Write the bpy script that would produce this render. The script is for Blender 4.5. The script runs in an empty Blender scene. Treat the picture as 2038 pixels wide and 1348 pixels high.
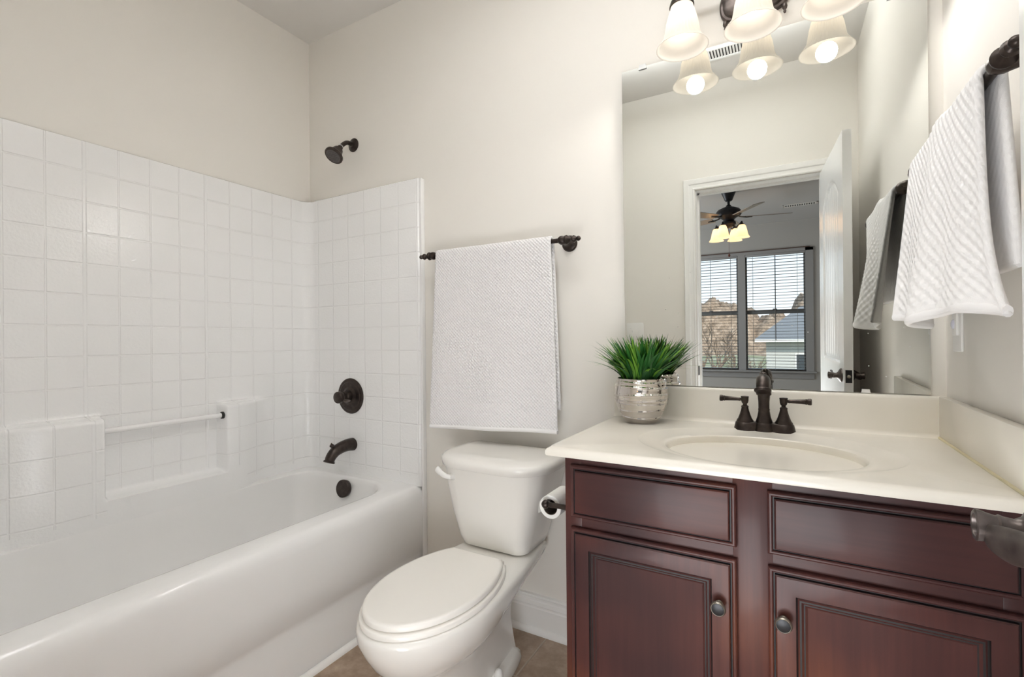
import bpy, bmesh, math, random
from mathutils import Vector, Matrix
random.seed(7)
SC = bpy.context.scene
COL = SC.collection
PI = math.pi

# ------------------------------------------------------------------ camera
FPX = 958.2
YAW, PITCH, ROLL = math.radians(29.86), math.radians(0.158), math.radians(-0.538)
cy, sy = math.cos(YAW), math.sin(YAW)
f0, r0, u0 = Vector((-sy, cy, 0)), Vector((cy, sy, 0)), Vector((0, 0, 1))
Fw = f0 * math.cos(PITCH) + u0 * math.sin(PITCH)
U2 = u0 * math.cos(PITCH) - f0 * math.sin(PITCH)
Rt = r0 * math.cos(ROLL) + U2 * math.sin(ROLL)
Up = U2 * math.cos(ROLL) - r0 * math.sin(ROLL)
cam = bpy.data.objects.new('camera', bpy.data.cameras.new('camera'))
COL.objects.link(cam)
cam.data.sensor_width = 36.0
cam.data.lens = FPX / 2038 * 36.0
cam.data.clip_start = 0.02
M = Matrix((Rt, Up, -Fw)).transposed().to_4x4()
M.translation = Vector((2.215, -1.70, 1.15))
cam.matrix_world = M
SC.camera = cam

# ------------------------------------------------------------------ exposure, sky, sun, lights
SC.view_settings.view_transform = 'Standard'
SC.view_settings.look = 'None'
SC.view_settings.gamma = 1.0
SC.view_settings.use_curve_mapping = False
SC.view_settings.exposure = -0.08
SC.cycles.diffuse_bounces = 8
SC.cycles.glossy_bounces = 6
SC.cycles.transparent_max_bounces = 12
SC.cycles.caustics_reflective = False
SC.cycles.caustics_refractive = False

world = bpy.data.worlds.new('sky')
SC.world = world
world.use_nodes = True
wn = world.node_tree
wn.nodes.clear()
wo = wn.nodes.new('ShaderNodeOutputWorld')
wb = wn.nodes.new('ShaderNodeBackground')
wt = wn.nodes.new('ShaderNodeTexCoord')
ws = wn.nodes.new('ShaderNodeSeparateXYZ')
wr = wn.nodes.new('ShaderNodeValToRGB')
wr.color_ramp.elements[0].position = 0.0
wr.color_ramp.elements[0].color = (0.86, 0.93, 1.0, 1)
wr.color_ramp.elements[1].position = 0.5
wr.color_ramp.elements[1].color = (0.42, 0.66, 0.95, 1)
wn.links.new(wt.outputs['Generated'], ws.inputs[0])
wn.links.new(ws.outputs['Z'], wr.inputs[0])
wn.links.new(wr.outputs[0], wb.inputs[0])
wb.inputs[1].default_value = 1.75
wn.links.new(wb.outputs[0], wo.inputs[0])

def light(name, kind, loc, energy, color=(1, 1, 1), rot=(0, 0, 0), **kw):
    L = bpy.data.lights.new(name, kind)
    L.energy = energy
    L.color = color
    for k, v in kw.items():
        setattr(L, k, v)
    o = bpy.data.objects.new(name, L)
    COL.objects.link(o)
    o.location = loc
    o.rotation_euler = rot
    return o
light('sun', 'SUN', (0, 0, 20), 5.0, (1, .95, .86), (math.radians(-52), 0, math.radians(-28)), angle=.01)
# added fill light, aimed up at the bathroom ceiling
light('ceiling_fill', 'AREA', (1.82, -0.89, 2.63), 22, (.95, .978, 1), (PI, 0, 0), shape='RECTANGLE', size=1.1, size_y=.42)
# added fill light low in the doorway, kept out of view
light('doorway_fill', 'AREA', (2.02, -1.74, .40), 13, (.95, .975, 1), (math.radians(108), 0, math.radians(-22)), shape='RECTANGLE', size=.62, size_y=.62)
# added fill light for the bedroom, outside an invented side opening
light('bedroom_fill', 'AREA', (-1.45, -4.6, 1.45), 92, (.93, .96, 1), (0, math.radians(-90), 0), shape='RECTANGLE', size=1.5, size_y=1.9)

# ------------------------------------------------------------------ materials
def mat(name, base=(.8, .8, .8), rough=.5, metal=0.0, spec=None, coat=0.0, emit=None, estr=0.0):
    m = bpy.data.materials.new(name)
    m.use_nodes = True
    p = m.node_tree.nodes['Principled BSDF']
    p.inputs['Base Color'].default_value = (*base, 1)
    p.inputs['Roughness'].default_value = rough
    p.inputs['Metallic'].default_value = metal
    if spec is not None: p.inputs['Specular IOR Level'].default_value = spec
    if coat:
        p.inputs['Coat Weight'].default_value = coat
        p.inputs['Coat Roughness'].default_value = .12
    if emit:
        p.inputs['Emission Color'].default_value = (*emit, 1)
        p.inputs['Emission Strength'].default_value = estr
    return m
class NT:
    """small helper round a material's node tree"""
    def __init__(s, m):
        s.t = m.node_tree; s.p = s.t.nodes.get('Principled BSDF')
        s.out = s.t.nodes['Material Output']
        tc = s.t.nodes.new('ShaderNodeTexCoord'); s.tc = tc; s.co = tc.outputs['Object']
    def n(s, typ, **kw):
        x = s.t.nodes.new(typ)
        for k, v in kw.items(): setattr(x, k, v)
        return x
    def l(s, a, b): s.t.links.new(a, b)
    def val(s, sock, v):
        if hasattr(v, 'is_linked') or hasattr(v, 'links'): s.l(v, sock)
        else: sock.default_value = v
    def math(s, op, a, b=0.0, c=None):
        x = s.n('ShaderNodeMath', operation=op)
        s.val(x.inputs[0], a); s.val(x.inputs[1], b)
        if c is not None: s.val(x.inputs[2], c)
        return x.outputs[0]
    def xyz(s, co=None):
        x = s.n('ShaderNodeSeparateXYZ'); s.l(co or s.co, x.inputs[0]); return x.outputs
    def noise(s, scale, detail=3, stretch=None, rough=.5, co=None):
        x = s.n('ShaderNodeTexNoise'); x.inputs['Scale'].default_value = scale
        x.inputs['Detail'].default_value = detail; x.inputs['Roughness'].default_value = rough
        c = co or s.co
        if stretch:
            mp = s.n('ShaderNodeMapping'); mp.inputs['Scale'].default_value = stretch
            s.l(c, mp.inputs[0]); c = mp.outputs[0]
        s.l(c, x.inputs['Vector']); return x.outputs['Fac']
    def ramp(s, fac, stops):
        x = s.n('ShaderNodeValToRGB'); e = x.color_ramp.elements
        while len(e) < len(stops): e.new(.5)
        for q, (pos, c) in zip(e, stops): q.position = pos; q.color = (*c, 1)
        s.l(fac, x.inputs[0]); return x.outputs[0]
    def mix(s, fac, a, b):
        x = s.n('ShaderNodeMix', data_type='RGBA')
        s.val(x.inputs[0], fac)
        for k, v in ((6, a), (7, b)):
            if isinstance(v, tuple): x.inputs[k].default_value = (*v, 1)
            else: s.l(v, x.inputs[k])
        return x.outputs[2]
    def bump(s, h, strength, dist=.001, prev=None):
        x = s.n('ShaderNodeBump'); x.inputs['Strength'].default_value = strength
        x.inputs['Distance'].default_value = dist; s.l(h, x.inputs['Height'])
        if prev: s.l(prev, x.inputs['Normal'])
        return x.outputs[0]
    def normal(s, o): s.l(o, s.p.inputs['Normal'])
    def groove(s, coord, off, step, half):
        """1 in the groove, 0 elsewhere, with soft shoulders"""
        a = s.math('SUBTRACT', coord, off - step * 400)
        a = s.math('MODULO', a, step)
        a = s.math('SUBTRACT', a, step / 2); a = s.math('ABSOLUTE', a)
        a = s.math('SUBTRACT', step / 2, a)          # distance to the nearest line
        x = s.n('ShaderNodeMapRange', interpolation_type='SMOOTHSTEP')
        s.l(a, x.inputs[0]); x.inputs[1].default_value = half * .25; x.inputs[2].default_value = half
        x.inputs[3].default_value = 1; x.inputs[4].default_value = 0
        return x.outputs[0]
    def line(s, coord, at, half):
        a = s.math('ABSOLUTE', s.math('SUBTRACT', coord, at))
        x = s.n('ShaderNodeMapRange', interpolation_type='SMOOTHSTEP')
        s.l(a, x.inputs[0]); x.inputs[1].default_value = half * .3; x.inputs[2].default_value = half
        x.inputs[3].default_value = 1; x.inputs[4].default_value = 0
        return x.outputs[0]

def paint(name, base, rough=.55):
    m = mat(name, base, rough, spec=.3); t = NT(m)
    t.normal(t.bump(t.noise(160, 3), .12, .0006)); return m
M_WALL = paint('wall_paint', (.80, .772, .725))
M_CEIL = paint('ceiling_paint', (.72, .70, .675), .8)
M_TRIM = mat('white_trim_paint', (.85, .84, .82), .28)
M_DOOR = mat('white_door_paint', (.82, .82, .82), .22)
M_ACR = mat('white_acrylic', (.84, .835, .83), .12, spec=.5)

def tile_mat(name, axis):
    m = mat(name, (.84, .838, .836), .07, spec=.55); t = NT(m)
    x, y, z = t.xyz()
    h = t.groove(y if axis == 'y' else x, -.128 if axis == 'y' else .764, .1045 if axis == 'y' else .111, .0042)
    g = t.math('MAXIMUM', h, t.groove(z, 1.7735, .1115, .0042))
    if axis == 'y':
        g = t.math('MAXIMUM', g, t.math('MULTIPLY', t.math('MAXIMUM', t.line(y, -.9625, .008), t.line(y, -.5465, .008)), 1.4))
    mid = t.math('MULTIPLY', t.math('GREATER_THAN', y, -.925), t.math('LESS_THAN', y, -.40))
    z2 = t.math('GREATER_THAN', z, t.math('ADD', .53, t.math('MULTIPLY', mid, .072)))
    g = t.math('MULTIPLY', g, z2)
    hgt = t.math('MULTIPLY', g, -1.0)
    fine = t.noise(120, 2, rough=.4)
    nrm = t.bump(fine, .40, .002)
    nrm = t.bump(hgt, .8, .0019, nrm)
    t.normal(nrm)
    return m
M_TILE_Y = tile_mat('moulded_tile_long', 'y')
M_TILE_X = tile_mat('moulded_tile_end', 'x')
M_PORC = mat('porcelain', (.83, .81, .77), .07, spec=.55)
M_SEAT = mat('toilet_seat_plastic', (.88, .855, .81), .22)

def bronze(name, base=(.040, .031, .027), rough=.33):
    m = mat(name, base, rough, .75, spec=.5); t = NT(m)
    c = t.ramp(t.noise(55, 4), [(.35, base), (.75, tuple(b * 1.9 for b in base))])
    t.l(c, t.p.inputs['Base Color']); return m
M_BRZ = bronze('oil_rubbed_bronze')
M_BRZ_LT = bronze('bronze_highlight', (.085, .070, .064), .36)
M_BLACK = mat('black_metal', (.02, .02, .022), .35, .5)
M_CHROME = mat('silver_ceramic_glaze', (.66, .62, .58), .03, 1.0)
M_NOZ = mat('rubber_nozzles', (.10, .09, .085), .5)
M_NICKEL = mat('pewter_rim', (.36, .33, .28), .3, .9)
M_WHITEP = mat('white_plastic', (.82, .81, .79), .35)
M_CLEAR = mat('clear_plastic_clip', (.75, .76, .76), .2)
M_CAULK = mat('yellowed_caulk', (.70, .63, .42), .5)
M_DARK = mat('dark_hole', (.02, .018, .016), .6)
M_PAPER = mat('toilet_tissue', (.86, .85, .82), .9)
M_CARD = mat('cardboard_core', (.10, .075, .06), .8)

def wood(name, stretch):
    m = mat(name, (.06, .025, .022), .40, spec=.26, coat=.08); t = NT(m)
    big = t.noise(3.0, 2); grain = t.noise(30, 5, stretch, .6)
    a = t.ramp(big, [(.35, (.050, .020, .020)), (.52, (.085, .029, .025)), (.70, (.15, .048, .028))])
    b = t.mix(t.math('MULTIPLY', t.math('SUBTRACT', grain, .35), .8), a, (.022, .010, .011))
    t.l(b, t.p.inputs['Base Color'])
    t.normal(t.bump(grain, .10, .0008)); return m
M_WOODV = wood('cherry_wood_upright_grain', (3, 3, .12))
M_WOODH = wood('cherry_wood_level_grain', (.12, 3, 3))
M_GLAZE = mat('dark_glaze_in_grooves', (.012, .008, .008), .5)
M_MARBLE = mat('cream_cultured_marble', (.80, .745, .63), .2, spec=.5)
_t = NT(M_MARBLE)
_t.l(_t.ramp(_t.noise(9, 4), [(.3, (.80, .76, .68)), (.7, (.82, .785, .71))]), _t.p.inputs['Base Color'])

def floor_mat():
    m = mat('brown_floor_tile', (.2, .14, .1), .38); t = NT(m)
    x, y, z = t.xyz()
    g = t.math('MAXIMUM', t.groove(x, 1.396, .406, .0045), t.groove(y, -.268, .406, .0045))
    n1 = t.noise(9, 6, rough=.65); n2 = t.noise(60, 3)
    c = t.ramp(n1, [(.3, (.24, .17, .12)), (.5, (.40, .295, .215)), (.72, (.56, .44, .34))])
    c = t.mix(t.math('MULTIPLY', n2, .35), c, (.13, .085, .06))
    c = t.mix(g, c, (.42, .35, .28))
    t.l(c, t.p.inputs['Base Color'])
    t.normal(t.bump(t.math('MULTIPLY', g, -1.0), .6, .002)); return m
M_FLOOR = floor_mat()

def towel_mat(name, period, dist, diag):
    m = mat(name, (.86, .85, .85), .95, spec=.1); t = NT(m)
    t.p.inputs['Sheen Weight'].default_value = .25
    uv = t.n('ShaderNodeSeparateXYZ'); t.l(t.tc.outputs['UV'], uv.inputs[0])
    u, v = uv.outputs[0], uv.outputs[1]
    k = 2 * PI / period
    if diag:
        a = t.math('ADD', u, v); b = t.math('SUBTRACT', u, v)
        a = t.math('MULTIPLY', a, .7071); b = t.math('MULTIPLY', b, .7071)
    else: a, b = u, v
    s1 = t.math('SINE', t.math('MULTIPLY', a, k)); s2 = t.math('SINE', t.math('MULTIPLY', b, k))
    h = t.math('MULTIPLY', s1, s2)
    fz = t.noise(700, 2)
    h2 = t.math('ADD', h, t.math('MULTIPLY', fz, .8))
    t.normal(t.bump(h2, .9, dist)); return m
M_TOWEL = towel_mat('white_waffle_terry', .0135, .0018, False)
M_TOWEL2 = towel_mat('white_diamond_terry', .024, .0008, False)
M_HEM = mat('white_towel_hem', (.86, .85, .85), .9, spec=.1)

M_LEAF = mat('grass_blade_green', (.06, .2, .05), .4); _t = NT(M_LEAF)
_a = _t.n('ShaderNodeVertexColor'); _a.layer_name = 'blade'
_t.l(_a.outputs[0], _t.p.inputs['Base Color'])
M_SOIL = mat('dark_moss', (.02, .025, .012), .9)

def mirror_mat():
    m = mat('silvered_glass', (.80, .815, .785), 0.0, 1.0); t = NT(m)
    d = t.n('ShaderNodeBsdfDiffuse'); d.inputs[0].default_value = (.85, .85, .83, 1)
    v = t.n('ShaderNodeTexVoronoi'); v.inputs['Scale'].default_value = 75
    t.l(t.co, v.inputs['Vector'])
    dot = t.math('LESS_THAN', v.outputs['Distance'], .12)
    sel = t.n('ShaderNodeSeparateColor'); t.l(v.outputs['Color'], sel.inputs[0])
    pick = t.math('GREATER_THAN', sel.outputs[0], .87)
    x, y, z = t.xyz()
    low = t.n('ShaderNodeMapRange'); t.l(z, low.inputs[0])
    low.inputs[1].default_value = 1.20; low.inputs[2].default_value = 1.42
    low.inputs[3].default_value = 1; low.inputs[4].default_value = 0
    fac = t.math('MULTIPLY', t.math('MULTIPLY', dot, pick), t.math('MULTIPLY', low.outputs[0], .75))
    ms = t.n('ShaderNodeMixShader'); t.l(fac, ms.inputs[0])
    t.l(t.p.outputs[0], ms.inputs[1]); t.l(d.outputs[0], ms.inputs[2])
    t.l(ms.outputs[0], t.out.inputs[0]); return m
M_MIRROR = mirror_mat()
M_GLASSEDGE = mat('mirror_edge', (.55, .60, .57), .2)

def shade_mat(name, col, glow, trans):
    m = bpy.data.materials.new(name); m.use_nodes = True
    t = NT(m); t.t.nodes.remove(t.p)
    tr = t.n('ShaderNodeBsdfTransparent'); tr.inputs[0].default_value = (*col, 1)
    tl = t.n('ShaderNodeBsdfTranslucent'); tl.inputs[0].default_value = (*col, 1)
    df = t.n('ShaderNodeBsdfDiffuse'); df.inputs[0].default_value = (*col, 1)
    em = t.n('ShaderNodeEmission'); em.inputs[0].default_value = (*col, 1); em.inputs[1].default_value = glow
    m1 = t.n('ShaderNodeMixShader'); m1.inputs[0].default_value = .5
    t.l(tl.outputs[0], m1.inputs[1]); t.l(df.outputs[0], m1.inputs[2])
    m2 = t.n('ShaderNodeMixShader'); m2.inputs[0].default_value = trans
    t.l(m1.outputs[0], m2.inputs[1]); t.l(tr.outputs[0], m2.inputs[2])
    ad = t.n('ShaderNodeAddShader'); t.l(m2.outputs[0], ad.inputs[0]); t.l(em.outputs[0], ad.inputs[1])
    t.l(ad.outputs[0], t.out.inputs[0]); return m
M_SHADE = shade_mat('frosted_ribbed_glass', (.80, .76, .70), .26, .06)
M_SHADE_FAN = shade_mat('amber_frosted_glass', (1.0, .83, .60), .60, .10)
M_BULB = mat('lit_bulb', (1, 1, 1), .5, emit=(1, .95, .88), estr=3.8)
M_BULB_FAN = mat('lit_fan_bulb', (1, 1, 1), .5, emit=(1, .82, .55), estr=8)

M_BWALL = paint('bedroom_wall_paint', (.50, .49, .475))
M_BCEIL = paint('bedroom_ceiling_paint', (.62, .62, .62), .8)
M_CARPET = mat('beige_carpet', (.38, .33, .27), .95)
M_BTRIM = mat('bedroom_trim_shaded', (.36, .36, .365), .4)  # trim presumed white; its backlit shade is put into the colour
M_SASH = mat('window_sash_vinyl', (.26, .27, .275), .4)  # dark grey carries the backlit shade of the sashes
M_SLAT = mat('blind_slat', (.075, .065, .06), .5)
M_BLADE = mat('fan_blade_wood', (.33, .29, .25), .35)
M_BLADE_D = mat('fan_dark_bronze', (.018, .018, .022), .4, .5)
M_CORD = mat('blind_cord', (.30, .29, .28), .8)
M_PULL = mat('pull_chain_fob', (.10, .03, .02), .5)

def glass_mat():
    m = bpy.data.materials.new('clear_window_glass'); m.use_nodes = True
    t = NT(m); t.t.nodes.remove(t.p)
    tr = t.n('ShaderNodeBsdfTransparent'); gl = t.n('ShaderNodeBsdfGlossy'); gl.inputs['Roughness'].default_value = .02
    fr = t.n('ShaderNodeFresnel'); fr.inputs[0].default_value = 1.3
    ms = t.n('ShaderNodeMixShader'); t.l(fr.outputs[0], ms.inputs[0])
    t.l(tr.outputs[0], ms.inputs[1]); t.l(gl.outputs[0], ms.inputs[2]); t.l(ms.outputs[0], t.out.inputs[0]); return m
M_GLASS = glass_mat()
def ground_mat():
    m = mat('winter_lawn', (.2, .2, .1), .95); t = NT(m)
    t.l(t.ramp(t.noise(.35, 5), [(.35, (.13, .15, .06)), (.5, (.30, .29, .17)), (.68, (.42, .38, .28))]), t.p.inputs['Base Color']); return m
def scrub_mat():
    m = mat('bare_woodland', (.25, .18, .12), 1); t = NT(m)
    t.l(t.ramp(t.noise(1.3, 6, (1, 1, .45), .7), [(.3, (.10, .075, .055)), (.5, (.30, .21, .145)), (.7, (.52, .40, .30))]), t.p.inputs['Base Color']); return m
M_LAWN, M_SCRUB = ground_mat(), scrub_mat()
M_BARK = mat('bare_bark', (.22, .16, .12), .9)
M_ROOF = mat('grey_shingle_roof', (.20, .20, .205), .9)
M_SIDING = mat('pale_siding', (.55, .55, .54), .8); _t = NT(M_SIDING)
_x = _t.xyz(); _t.normal(_t.bump(_t.groove(_x[2], 0, .2, .02), .6, .02))
M_WPANE = mat('dark_house_window', (.05, .06, .07), .2)

# ------------------------------------------------------------------ mesh helpers
def frame(d):
    d = Vector(d).normalized()
    a = Vector((0, 0, 1)) if abs(d.z) < .9 else Vector((0, 1, 0))
    x = a.cross(d).normalized(); y = d.cross(x)
    return x, y, d
class MB:
    def __init__(s): s.v = []; s.f = []; s.uv = {}; s.col = {}
    def add(s, verts, faces):
        b = len(s.v); s.v += [tuple(p) for p in verts]; s.f += [tuple(i + b for i in f) for f in faces]; return b
    def box(s, x0, x1, y0, y1, z0, z1, bev=0.0, seg=2):
        bm = bmesh.new()
        bmesh.ops.create_cube(bm, size=1)
        for q in bm.verts:
            q.co = Vector(((x0 + x1) / 2 + q.co.x * (x1 - x0), (y0 + y1) / 2 + q.co.y * (y1 - y0), (z0 + z1) / 2 + q.co.z * (z1 - z0)))
        if bev: bmesh.ops.bevel(bm, geom=bm.edges[:], offset=bev, segments=seg, profile=.5, affect='EDGES')
        bm.verts.index_update()
        s.add([q.co for q in bm.verts], [[q.index for q in f.verts] for f in bm.faces]); bm.free(); return s
    def loft(s, rings, cap0=False, cap1=False, closed=True):
        n = len(rings[0]); V = [p for r in rings for p in r]; Fc = []
        for i in range(len(rings) - 1):
            for j in range(n if closed else n - 1):
                k = (j + 1) % n
                a, b, c, d = i * n + j, i * n + k, (i + 1) * n + k, (i + 1) * n + j
                Fc.append((a, b, c, d))
        if cap0: Fc.append(tuple(range(n))[::-1])
        if cap1: Fc.append(tuple((len(rings) - 1) * n + j for j in range(n)))
        s.add(V, Fc); return s
    def lathe(s, o, d, prof, n=32, cap0=True, cap1=True, sx=1.0):
        x, y, z = frame(d); o = Vector(o)
        rings = [[o + z * t + (x * math.cos(2 * PI * j / n) * sx + y * math.sin(2 * PI * j / n)) * max(r, 1e-5) for j in range(n)] for t, r in prof]
        return s.loft(rings, cap0, cap1)
    def tube(s, pts, rad, n=14, cap=True, flat=1.0, up=None):
        pts = [Vector(p) for p in pts]
        if not hasattr(rad, '__len__'): rad = [rad] * len(pts)
        rings = []; px = None
        for i, p in enumerate(pts):
            d = (pts[min(i + 1, len(pts) - 1)] - pts[max(i - 1, 0)]).normalized()
            if px is None:
                px = (Vector(up) if up else frame(d)[0])
            px = (px - d * px.dot(d)).normalized(); py = d.cross(px)
            rings.append([p + px * math.cos(2 * PI * j / n) * rad[i] + py * math.sin(2 * PI * j / n) * rad[i] * flat for j in range(n)])
        return s.loft(rings, cap, cap)
    def grid(s, fn, nu, nv, uvf=None):
        V = [fn(i / nu, j / nv) for j in range(nv + 1) for i in range(nu + 1)]
        Fc = [(j * (nu + 1) + i, j * (nu + 1) + i + 1, (j + 1) * (nu + 1) + i + 1, (j + 1) * (nu + 1) + i) for j in range(nv) for i in range(nu)]
        b = s.add(V, Fc)
        if uvf:
            for j in range(nv + 1):
                for i in range(nu + 1): s.uv[b + j * (nu + 1) + i] = uvf(i / nu, j / nv)
        return s
    def build(s, name, m, parent=None, smooth=40, merge=1e-5):
        me = bpy.data.meshes.new(name)
        bm = bmesh.new()
        vs = [bm.verts.new(p) for p in s.v]
        uvl = bm.loops.layers.uv.new('UVMap') if s.uv else None
        cl = bm.loops.layers.color.new('blade') if s.col else None
        for f in s.f:
            f2 = []
            for i in f:
                if not f2 or (vs[i].co - vs[f2[-1]].co).length > 1e-7: f2.append(i)
            if len(f2) > 2 and (vs[f2[0]].co - vs[f2[-1]].co).length < 1e-7: f2.pop()
            if len(set(f2)) < 3: continue
            try: fc = bm.faces.new([vs[i] for i in f2])
            except ValueError: continue
            if uvl:
                for lp, i in zip(fc.loops, f2): lp[uvl].uv = s.uv.get(i, (0, 0))
            if cl:
                for lp, i in zip(fc.loops, f2): lp[cl] = s.col.get(i, (0, 0, 0, 1))
        if merge: bmesh.ops.remove_doubles(bm, verts=bm.verts[:], dist=merge)
        bmesh.ops.recalc_face_normals(bm, faces=bm.faces[:])
        bm.to_mesh(me); bm.free()
        if smooth:
            me.polygons.foreach_set('use_smooth', [True] * len(me.polygons))
            me.set_sharp_from_angle(angle=math.radians(smooth))
        me.materials.append(m)
        o = bpy.data.objects.new(name, me); COL.objects.link(o)
        if parent: attach(o, parent)
        return o
def attach(o, parent):
    o.parent = parent
    w = Matrix.Translation(parent.location) if parent.type == 'EMPTY' else Matrix.Identity(4)
    o.matrix_parent_inverse = w.inverted()
def tag(o, label, cat, group=None):
    o['label'] = label; o['category'] = cat
    if group: o['group'] = group
    return o
def thing(name, label, cat, loc, group=None):
    o = bpy.data.objects.new(name, None); COL.objects.link(o)
    o.empty_display_size = .05; o.location = loc
    return tag(o, label, cat, group)
def struct(name, mb, m, smooth=40):
    o = mb.build(name, m, None, smooth) if isinstance(mb, MB) else mb
    o['kind'] = 'structure'; return o
def rrect(x0, x1, y0, y1, rad, z, k=7):
    """closed ring, corners in the order (x1,y1) (x0,y1) (x0,y0) (x1,y0)"""
    if not hasattr(rad, '__len__'): rad = [rad] * 4
    out = []
    for (cx, cyy, a0), r in zip(((x1, y1, 0), (x0, y1, 90), (x0, y0, 180), (x1, y0, 270)), rad):
        ox = cx - r if cx == x1 else cx + r; oy = cyy - r if cyy == y1 else cyy + r
        for i in range(k + 1):
            a = math.radians(a0 + 90 * i / k)
            out.append((ox + r * math.cos(a), oy + r * math.sin(a), z))
    return out
def ell(cx, cyy, a, b, z, n=64, off=0.0):
    return [(cx + a * math.cos(2 * PI * j / n + off), cyy + b * math.sin(2 * PI * j / n + off), z) for j in range(n)]
def sst(a, b, x):
    t = min(1, max(0, (x - a) / (b - a))); return t * t * (3 - 2 * t)
def bez(p, n=16):
    """Catmull-Rom through points"""
    P = [Vector(q) for q in p]; P = [2 * P[0] - P[1]] + P + [2 * P[-1] - P[-2]]; out = []
    for i in range(1, len(P) - 2):
        for k in range(n):
            t = k / n
            out.append(.5 * ((2 * P[i]) + (P[i + 1] - P[i - 1]) * t + (2 * P[i - 1] - 5 * P[i] + 4 * P[i + 1] - P[i + 2]) * t * t + (3 * P[i] - P[i - 1] - 3 * P[i + 1] + P[i + 2]) * t ** 3))
    out.append(P[-2]); return out

# ------------------------------------------------------------------ the room
XR, YF, YB, ZC = 2.582, -1.65, -1.77, 2.745      # right wall, door wall (bath side / bedroom side), ceiling
OX0, OX1, OZ = 1.716, 2.405, 2.07                # doorway
BX0, BX1, BY = -1.3, 3.4, -6.7                   # bedroom
struct('floor', MB().box(-.1, XR + .1, YB, .1, -.1, 0), M_FLOOR)
struct('ceiling', MB().box(-.1, XR + .1, YB, .1, ZC, ZC + .1), M_CEIL)
struct('wall_back', MB().box(-.1, XR + .1, 0, .1, 0, ZC), M_WALL)
struct('wall_left', MB().box(-.1, 0, YB, 0, 0, ZC), M_WALL)
struct('wall_right', MB().box(XR, XR + .1, YB, 0, 0, ZC), M_WALL)
struct('wall_front', MB().box(BX0, OX0, YB, YF, 0, ZC).box(OX1, BX1, YB, YF, 0, ZC).box(OX0, OX1, YB, YF, OZ, ZC), M_WALL)
# baseboard with shoe moulding, swept along the back wall
def sweep_x(prof, x0, x1):
    return MB().loft([[(x0, -t, z) for t, z in prof], [(x1, -t, z) for t, z in prof]], True, True)
BASEP = [(0, 0), (.016, 0), (.016, .092), (.013, .096), (.013, .101), (.016, .105), (.014, .118), (.009, .122), (.009, .130), (.012, .134), (.010, .142), (0, .144)]
struct('baseboard_back', sweep_x(BASEP, .80, 1.70), M_TRIM, 25)
struct('trim_1', sweep_x([(.016, 0)] + [(.016 + .017 * math.cos(a), .02 * math.sin(a)) for a in [i * PI / 12 for i in range(7)]] , .80, 1.70), M_TRIM)
struct('trim_2', MB().loft([[(.772, y, 0)] + [(.772 + .018 * math.cos(a), y, .019 * math.sin(a)) for a in [i * PI / 12 for i in range(7)]] for y in (-.0, -1.62)], True, True), M_TRIM)
# doorway casing on the bathroom side (profile: distance outward, thickness)
def casing(y, sgn, name):
    prof = [(0, 0), (0, .010), (.006, .013), (.012, .010), (.030, .012), (.036, .017), (.050, .020), (.064, .020), (.068, .014), (.068, 0)]
    nodes = [((OX0, 0), (-1, 0)), ((OX0, OZ), (-1, 1)), ((OX1, OZ), (1, 1)), ((OX1, 0), (1, 0))]
    rings = [[(p[0] + d[0] * (o + .004), y + sgn * t, p[1] + d[1] * (o + .004)) for o, t in prof] for p, d in nodes]
    return struct(name, MB().loft(rings, True, True), M_TRIM, 25)
casing(YF, 1, 'trim_3'); casing(YB, -1, 'trim_4')
jm = MB().box(OX0 - .001, OX0 + .004, YB, YF, 0, OZ).box(OX1 - .004, OX1 + .001, YB, YF, 0, OZ).box(OX0, OX1, YB, YF, OZ - .004, OZ + .001)
jm.box(OX0 + .004, OX0 + .016, YB + .02, YB + .06, 0, OZ - .004).box(OX0 + .004, OX1 - .004, YB + .02, YB + .06, OZ - .016, OZ - .004)
jamb = struct('trim_5', jm, M_TRIM)
MB().box(OX0 + .003, OX0 + .007, -1.695, -1.655, .87, .93, .001).build('strike_plate', M_BLACK, jamb)

# ------------------------------------------------------------------ door, swung open along the right wall
HN, LT = Vector((2.398, -1.648, 0)), Vector((2.442, -.95, 0))
DU = (LT - HN); DW = DU.length; DU.normalize(); DN = Vector((-DU.y, DU.x, 0))     # width axis, outward normal of the face in view
def dpt(u, n, z): return HN + DU * u + DN * n + Vector((0, 0, z))
DH, DT = 2.045, .035
def door_depth(u, z):
    best = 0
    for (a, b, c, d, arch) in ((.105, DW - .105, 1.0, 1.80, .115), (.105, DW - .105, .20, .80, 0)):
        top = d + (arch * (1 - ((u - (a + b) / 2) / ((b - a) / 2)) ** 2) if arch and a < u < b else 0)
        e = min(u - a, b - u, z - c, top - z)
        if e > 0:
            k = .011 * sst(0, .012, e) - .006 * sst(.016, .030, e)
            if e > .034:
                w = (u - a) % .0612; w = min(w, .0612 - w)
                k += .003 * (1 - sst(.001, .006, w))
            best = k
    return best
dr = MB()
dr.grid(lambda a, b: dpt(a * DW, -door_depth(a * DW, .012 + b * DH), .012 + b * DH), 150, 260)
bk = [dpt(0, 0, .012), dpt(DW, 0, .012), dpt(DW, 0, .012 + DH), dpt(0, 0, .012 + DH)]
b2 = [p - DN * DT for p in bk]
dr.add(bk + b2, [(4, 7, 6, 5), (0, 4, 5, 1), (1, 5, 6, 2), (2, 6, 7, 3), (3, 7, 4, 0)])
door = struct('door_1', dr, M_DOOR, 30)
HZ = .948
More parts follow.
